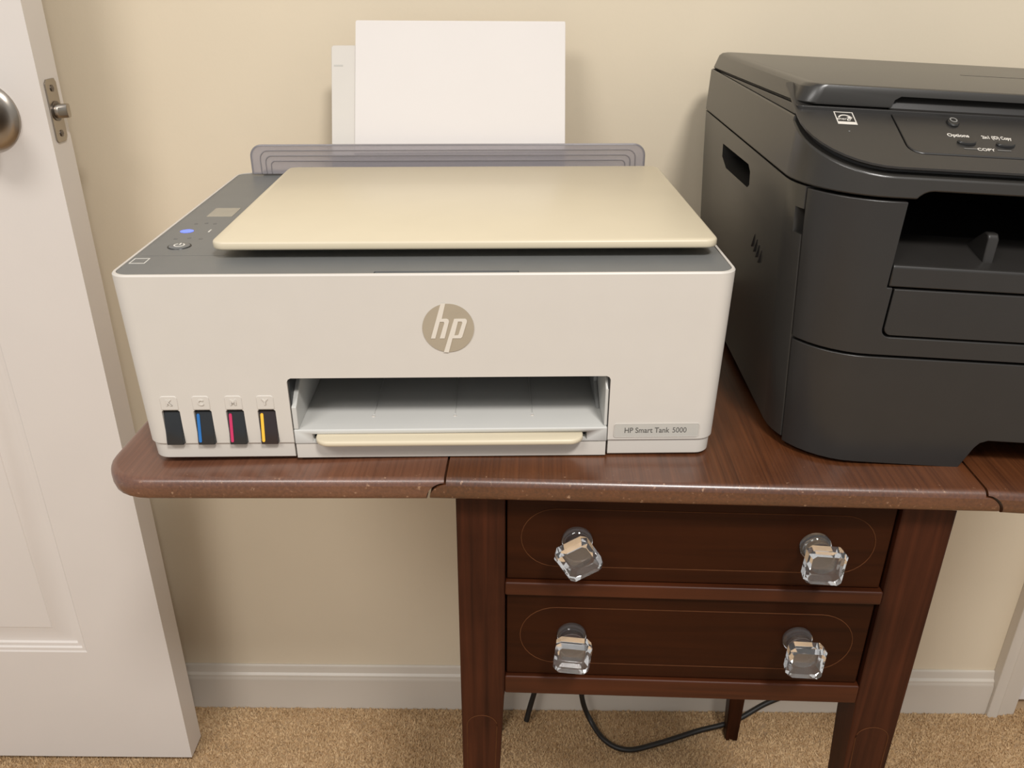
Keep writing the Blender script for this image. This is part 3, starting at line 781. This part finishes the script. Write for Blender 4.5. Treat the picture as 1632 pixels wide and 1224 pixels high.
# main body behind the front covers
bd = fin('body', loft([bsec(z, 0.0) for z in (0.0022, 0.05, 0.10, 0.15, Z2)]), M_black)
cav = prism([(x, z) for x, z in rrect(0.047, BW - 0.047, 0.1490, 0.24, 0.001, 3)], -0.05, 0.30)
side_handle = prism([(0.283, 0.1790), (0.172, 0.1815), (0.164, 0.1770), (0.163, 0.1660), (0.170, 0.1625), (0.262, 0.1600), (0.283, 0.1670)], -0.03, 0.012, 'x')
notch = box(-0.03, 0.012, YS - 0.01, YS + 0.0085, 0.1620, 0.1800)
boolean(bd, [box(-0.1, 0.6, -0.05, YS + 0.0006, -0.05, 0.3), cav, side_handle, notch, box(0.140, 0.265, -0.05, 0.36, -0.02, 0.012)], ang=30); bd.parent = BK
for vk in range(4):
    y = 0.134 - vk * 0.0085
    zc = 0.1275 - vk * 0.0020
    xx = sx_(zc)
    fin('vent_slot', prism([(y, zc - 0.006), (y + 0.0022, zc - 0.006), (y - 0.0030, zc + 0.006), (y - 0.0052, zc + 0.006)], xx - 0.0010, xx + 0.004, 'x'), M_black2, BK, bevel=0.0004)
# front cover around the output opening
fc = fin('front_cover', front_part(Z1 + 0.0018, Z2 - 0.0008, 5), M_black2)
boolean(fc, [box(-0.1, 0.6, YS - 0.0006, 0.6, -0.05, 0.3), prism([(x, z) for x, z in rrect(0.047, BW - 0.047, 0.1360, 0.24, 0.0005, 2)], -0.05, 0.30),
             prism([(x, z) for x, z in rrect(0.0510, BW - 0.0510, 0.1000, 0.137, (0.006, 0.006, 0.0005, 0.0005), 5)], -0.05, 0.010)], ang=30)
bevel_obj(fc, 0.0007, 2, 50); fc.parent = BK
# output tray
ot = fin('output_tray', prism([(0.0010, 0.1365), (0.0010, 0.1508), (0.0030, 0.1523), (0.030, 0.1575), (0.050, 0.1610), (0.058, 0.1590), (0.075, 0.1420), (0.20, 0.1400), (0.29, 0.172), (0.29, 0.1365)], 0.0482, BW - 0.0482, 'x'), M_black2, BK, bevel=0.0010)
fin('tray_back', box(0.0475, BW - 0.0475, 0.285, 0.297, 0.137, 0.1965), M_hole, BK)
fin('paper_stop', prism([(0.012, 0.1525), (0.013, 0.1700), (0.016, 0.1735), (0.021, 0.1735), (0.052, 0.1508)], 0.1120, 0.1195, 'x'), M_black2, ot, bevel=0.0012)
# manual feed door
fin('manual_feed_door', prism([(x, z) for x, z in rrect(0.0525, BW - 0.0525, 0.1013, 0.1352, (0.0055, 0.0055, 0.0006, 0.0006), 5)], 0.0004, 0.009), M_black2, BK, bevel=0.0007)
# paper cassette
pt = fin('paper_cassette', front_part(-0.0012, Z1, 4), M_black2)
nt = [(0.1320, -0.02), (0.1330, -0.0012), (0.1405, 0.0165), (0.1435, 0.0205), (0.1490, 0.0228), (BW - 0.1490, 0.0228), (BW - 0.1435, 0.0205), (BW - 0.1405, 0.0165), (BW - 0.1330, -0.0012), (BW - 0.132, -0.02)]
boolean(pt, [box(-0.1, 0.6, YS - 0.0006, 0.6, -0.05, 0.3), prism(nt, -0.05, 0.2)], ang=30)
bevel_obj(pt, 0.0005, 2, 50); pt.parent = BK
for fx, fy in ((0.03, 0.06), (BW - 0.03, 0.06), (0.03, 0.34), (BW - 0.03, 0.34)):
    fin('foot', lathe([(0.010, -0.0005), (0.010, 0.0050)], 20, 'z', (fx, fy, 0)), M_hole, BK)

# scanner housing: front follows the sloped control panel
def slope(y): return 0.2185 + (y - 0.003) * 0.385
def sheared(bm, zflat, fn):
    for v in bm.verts:
        if v.co.z > zflat: v.co.z = fn(v.co.y) + (v.co.z - 1.0)
    return bm
hz = Z2 + 0.0012
def dense(pts, step=0.008):
    out = []
    n = len(pts)
    for i in range(n):
        a, b = pts[i], pts[(i + 1) % n]; d = math.dist(a, b); k = max(1, int(d / step))
        for j in range(k): out.append((a[0] + (b[0] - a[0]) * j / k, a[1] + (b[1] - a[1]) * j / k))
    return out
hs = rrect(-0.0195, BW + 0.0195, 0.0, BD, (0.055, 0.055, 0.012, 0.012), 10)
def htop(y): return min(slope(y) - 0.0045, 0.2370)
# the housing is cut along the slope with a wedge
sh = fin('scanner_housing', loft([(hs, hz), (hs, 0.2370)]), M_black)
big = 0.5
wedge = prism([(-0.05, slope(-0.05) - 0.0068), (0.0610, slope(0.0610) - 0.0068), (0.0610, 0.30), (-0.05, 0.30)], -0.1, 0.6, 'x')
boolean(sh, [wedge, prism([(x, z) for x, z in rrect(0.0500, BW - 0.0500, 0.10, 0.2022, (0.01, 0.01, 0.012, 0.012), 6)], -0.05, 0.30)], ang=30)
bevel_obj(sh, 0.0012, 2, 50); sh.parent = BK
hi = rrect(-0.0150, BW + 0.0150, 0.006, BD - 0.004, (0.05, 0.05, 0.012, 0.012), 10)
inn = fin('scanner_core', loft([(hi, 0.204), (hi, 0.2445)]), M_hole)
boolean(inn, prism([(-0.05, slope(-0.05) - 0.003), (0.10, slope(0.10) - 0.003), (0.10, 0.30), (-0.05, 0.30)], -0.1, 0.6, 'x')); inn.parent = BK
# band under the lid
bs = rrect(-0.0180, BW + 0.0180, 0.062, BD - 0.001, (0.004, 0.004, 0.012, 0.012), 8)
bandm = bmesh.new(); bandm = loft([(bs, 0.2372), (bs, 0.2440)], bandm)
for v in bandm.verts:
    if v.co.z > 0.24: v.co.z = 0.2447 - (v.co.y - 0.07) * 0.0225 - 0.0012
fin('lid_band', bandm, M_black2, BK, bevel=0.0005)
# sloped control panel and its inner panel
def panel_ring(ins, per=5):
    q = rrect(-0.0195 + ins, BW + 0.0195 - ins, -0.0005 + ins, 0.098, (0.055 - ins, 0.055 - ins, 0.002, 0.002), 10)
    out = []
    for i in range(len(q)):
        p0, p1 = q[i], q[(i + 1) % len(q)]
        for j in range(per): out.append((p0[0] + (p1[0] - p0[0]) * j / per, p0[1] + (p1[1] - p0[1]) * j / per))
    return out
cp = fin('control_panel', loft([(panel_ring(0.0065), -0.0055), (panel_ring(0.0), -0.0014), (panel_ring(0.0), 0.0)]), M_black2)
ip = rrect(0.0460, BW - 0.0460, 0.0148, 0.0960, (0.0100, 0.0100, 0.001, 0.001), 8)
boolean(cp, loft([(ip, -0.0022), (ip, 0.01)]))
bevel_obj(cp, 0.0007, 2, 50)
ip2 = rrect(0.0472, BW - 0.0472, 0.0160, 0.0955, (0.0092, 0.0092, 0.001, 0.001), 8)
inp = fin('inner_panel', loft([(ip2, -0.0020), (ip2, 0.0004)]), M_black2, bevel=0.0006)
def shear_obj(o):
    for v in o.data.vertices: v.co.z += slope(v.co.y)
for o in (cp, inp): shear_obj(o); o.parent = BK
SA = math.atan(0.385)
def on_panel(x, y, lift=0.0006): return Matrix.Translation((x, y, slope(y) + lift)) @ Matrix.Rotation(SA, 4, 'X')
# efficiency label
el = put('efficiency_label', curve_mesh([frame_pts(0.0066, 0.0082), frame_pts(0.0059, 0.0075)], 0.0001), on_panel(0.0130, 0.0530, 0.0003), M_print, BK)
sw = [(0.0050 * math.cos(R(a)), -0.0006 + 0.0052 * math.sin(R(a))) for a in range(15, 166, 15)] + [(0.0042 * math.cos(R(a)), -0.0012 + 0.0047 * math.sin(R(a))) for a in range(165, 14, -15)]
st = [(0.0030 + (0.0022 if i % 2 == 0 else 0.0009) * math.cos(R(90 + 36 * i)), 0.0008 + (0.0022 if i % 2 == 0 else 0.0009) * math.sin(R(90 + 36 * i))) for i in range(10)]
put('label_symbol', curve_mesh([sw, st, [(-0.0058, -0.0074), (0.0058, -0.0074), (0.0058, -0.0048), (-0.0058, -0.0048)]], 0.0001), on_panel(0.0130, 0.0530, 0.0003), M_print, el)
put('label_lettering', text_mesh('energy', 0.0042, 0.0001, sx=0.85), on_panel(0.0118, 0.0520, 0.0003), M_print, el)
fin('indicator_dot', lathe([(0.0006, -0.0004), (0.0006, 0.0004)], 12, 'z', (0.0120, 0.0375, slope(0.0375))), M_icon_dim, BK)
# buttons and legends
def pill(x, y, a, b, name):
    bm = bmesh.new(); n = 28; rings = []
    for s, z in ((1.0, -0.0004), (1.0, 0.0010), (0.86, 0.0018), (0.3, 0.0020)):
        rings.append([bm.verts.new((a * s * math.cos(2 * math.pi * i / n), b * s * math.sin(2 * math.pi * i / n), z)) for i in range(n)])
    for p, q in zip(rings[:-1], rings[1:]):
        for k in range(n): bm.faces.new((p[k], p[(k + 1) % n], q[(k + 1) % n], q[k]))
    bm.faces.new(rings[0]); bm.faces.new(rings[-1])
    o = fin(name, bm, M_btn, BK); o.data.transform(on_panel(x, y, 0.0003))
    return o
b0 = pill(0.0862, 0.0535, 0.0042, 0.0048, 'power_button')
put('power_icon', curve_mesh([[(px_ * 0.55, py_ * 0.62) for px_, py_ in ring], [(-0.0003, 0.0006), (0.0003, 0.0006), (0.0003, 0.003), (-0.0003, 0.003)]] if False else [[(px_ * 0.62, py_ * 0.72) for px_, py_ in [(0.0042 * math.cos(R(a)), 0.0042 * math.sin(R(a))) for a in range(0, 360, 15)]], [(px_ * 0.62, py_ * 0.72) for px_, py_ in [(0.0028 * math.cos(R(a)), 0.0028 * math.sin(R(a))) for a in range(0, 360, 15)]]], 0.0001), on_panel(0.0866, 0.0540, 0.0026), M_icon_dim, b0)
for bx, txt, by in ((0.0850, 'Options', 0.0305), (0.1105, '2in1 (ID) Copy', 0.0300), (0.1420, 'Scan', 0.0440)):
    b = pill(bx + 0.003, by, 0.0062, 0.0036, 'panel_button')
    put('legend', text_mesh(txt, 0.0052, 0.0001, sx=0.62 if len(txt) > 8 else 0.85, bold=0.0001), on_panel(bx, by + 0.0080, 0.0006), M_print, b)
put('legend', text_mesh('COPY', 0.0044, 0.0001, bold=0.00005), on_panel(0.0985, 0.0232, 0.0006), M_print, BK)
for lx in (0.0885, 0.1105):
    put('legend_line', curve_mesh([frame_pts(0.0044, 0.0003)], 0.0001), on_panel(lx, 0.0235, 0.0006), M_icon_dim, BK)

# lid
def lidbk(ins, t):
    return rrect(-0.0175 + ins, BW + 0.0175 - ins, 0.0660 + ins * 0.35, BD + 0.001 - ins * 0.6, (0.014, 0.014, 0.014, 0.014), 10)
lb = lambda y: 0.2447 - (y - 0.07) * 0.0225
lt = lambda y: 0.2583 - (y - 0.06) * 0.0140
bm = bmesh.new()
rings = []
for ins, k in ((0.0010, 0.0), (0.0, 0.08), (0.0035, 0.80), (0.0060, 0.95), (0.0095, 1.0)):
    rings.append([bm.verts.new((x, y, lb(y) + (lt(y) - lb(y)) * k)) for x, y in lidbk(ins, k)])
n = len(rings[0])
for a, b in zip(rings[:-1], rings[1:]):
    for i in range(n): bm.faces.new((a[i], a[(i + 1) % n], b[(i + 1) % n], b[i]))
bm.faces.new(list(reversed(rings[0]))); bm.faces.new(rings[-1])
ld = fin('scanner_lid', bm, M_black, ang=30)
rc = [(0.0465, 0.22), (0.0475, 0.2450), (0.0490, 0.2500), (0.0530, 0.2525), (BW - 0.053, 0.2525), (BW - 0.049, 0.2500), (BW - 0.0475, 0.2450), (BW - 0.0465, 0.22)]
boolean(ld, [prism(rc, 0.0, 0.0765)], ang=30); ld.parent = BK
fin('handle_recess', prism([(0.0672, slope(0.0672) - 0.002), (0.0748, 0.2545), (0.0768, 0.2545), (0.0768, slope(0.0672) - 0.002)], 0.0470, BW - 0.0470, 'x'), M_black2, ld)
put('embossed_mark', curve_mesh([frame_pts(0.035, 0.0012)], 0.0001), Matrix.Translation((0.2000, 0.230, lt(0.230) + 0.0001)) @ Matrix.Rotation(-0.014, 4, 'X'), M_black2, ld)

# ------------------------------------------------------------------ cables under the table
c1 = catmull([(0.176, 0.421, -0.45), (0.166, 0.412, -0.60), (0.168, 0.403, -0.664), (0.182, 0.395, -0.705), (0.203, 0.362, -0.7125), (0.235, 0.346, -0.7128), (0.285, 0.359, -0.7128), (0.345, 0.381, -0.7120), (0.400, 0.388, -0.6985), (0.450, 0.405, -0.680), (0.500, 0.418, -0.662), (0.55, 0.424, -0.60), (0.57, 0.426, -0.50)], 10)
o = fin('power_cable', tube(c1, 0.0040, 10), M_cable); tag(o, 'long black power cable sagging onto the carpet behind the table', 'cable', 'cables behind the table')
c2 = catmull([(0.150, 0.424, -0.45), (0.120, 0.420, -0.58), (0.100, 0.410, -0.645), (0.090, 0.405, -0.685), (0.0835, 0.3985, -0.7125)], 10)
o = fin('power_cable', tube(c2, 0.0042, 10), M_cable); tag(o, 'short straight black cable end hanging down beside the left table leg', 'cable', 'cables behind the table')
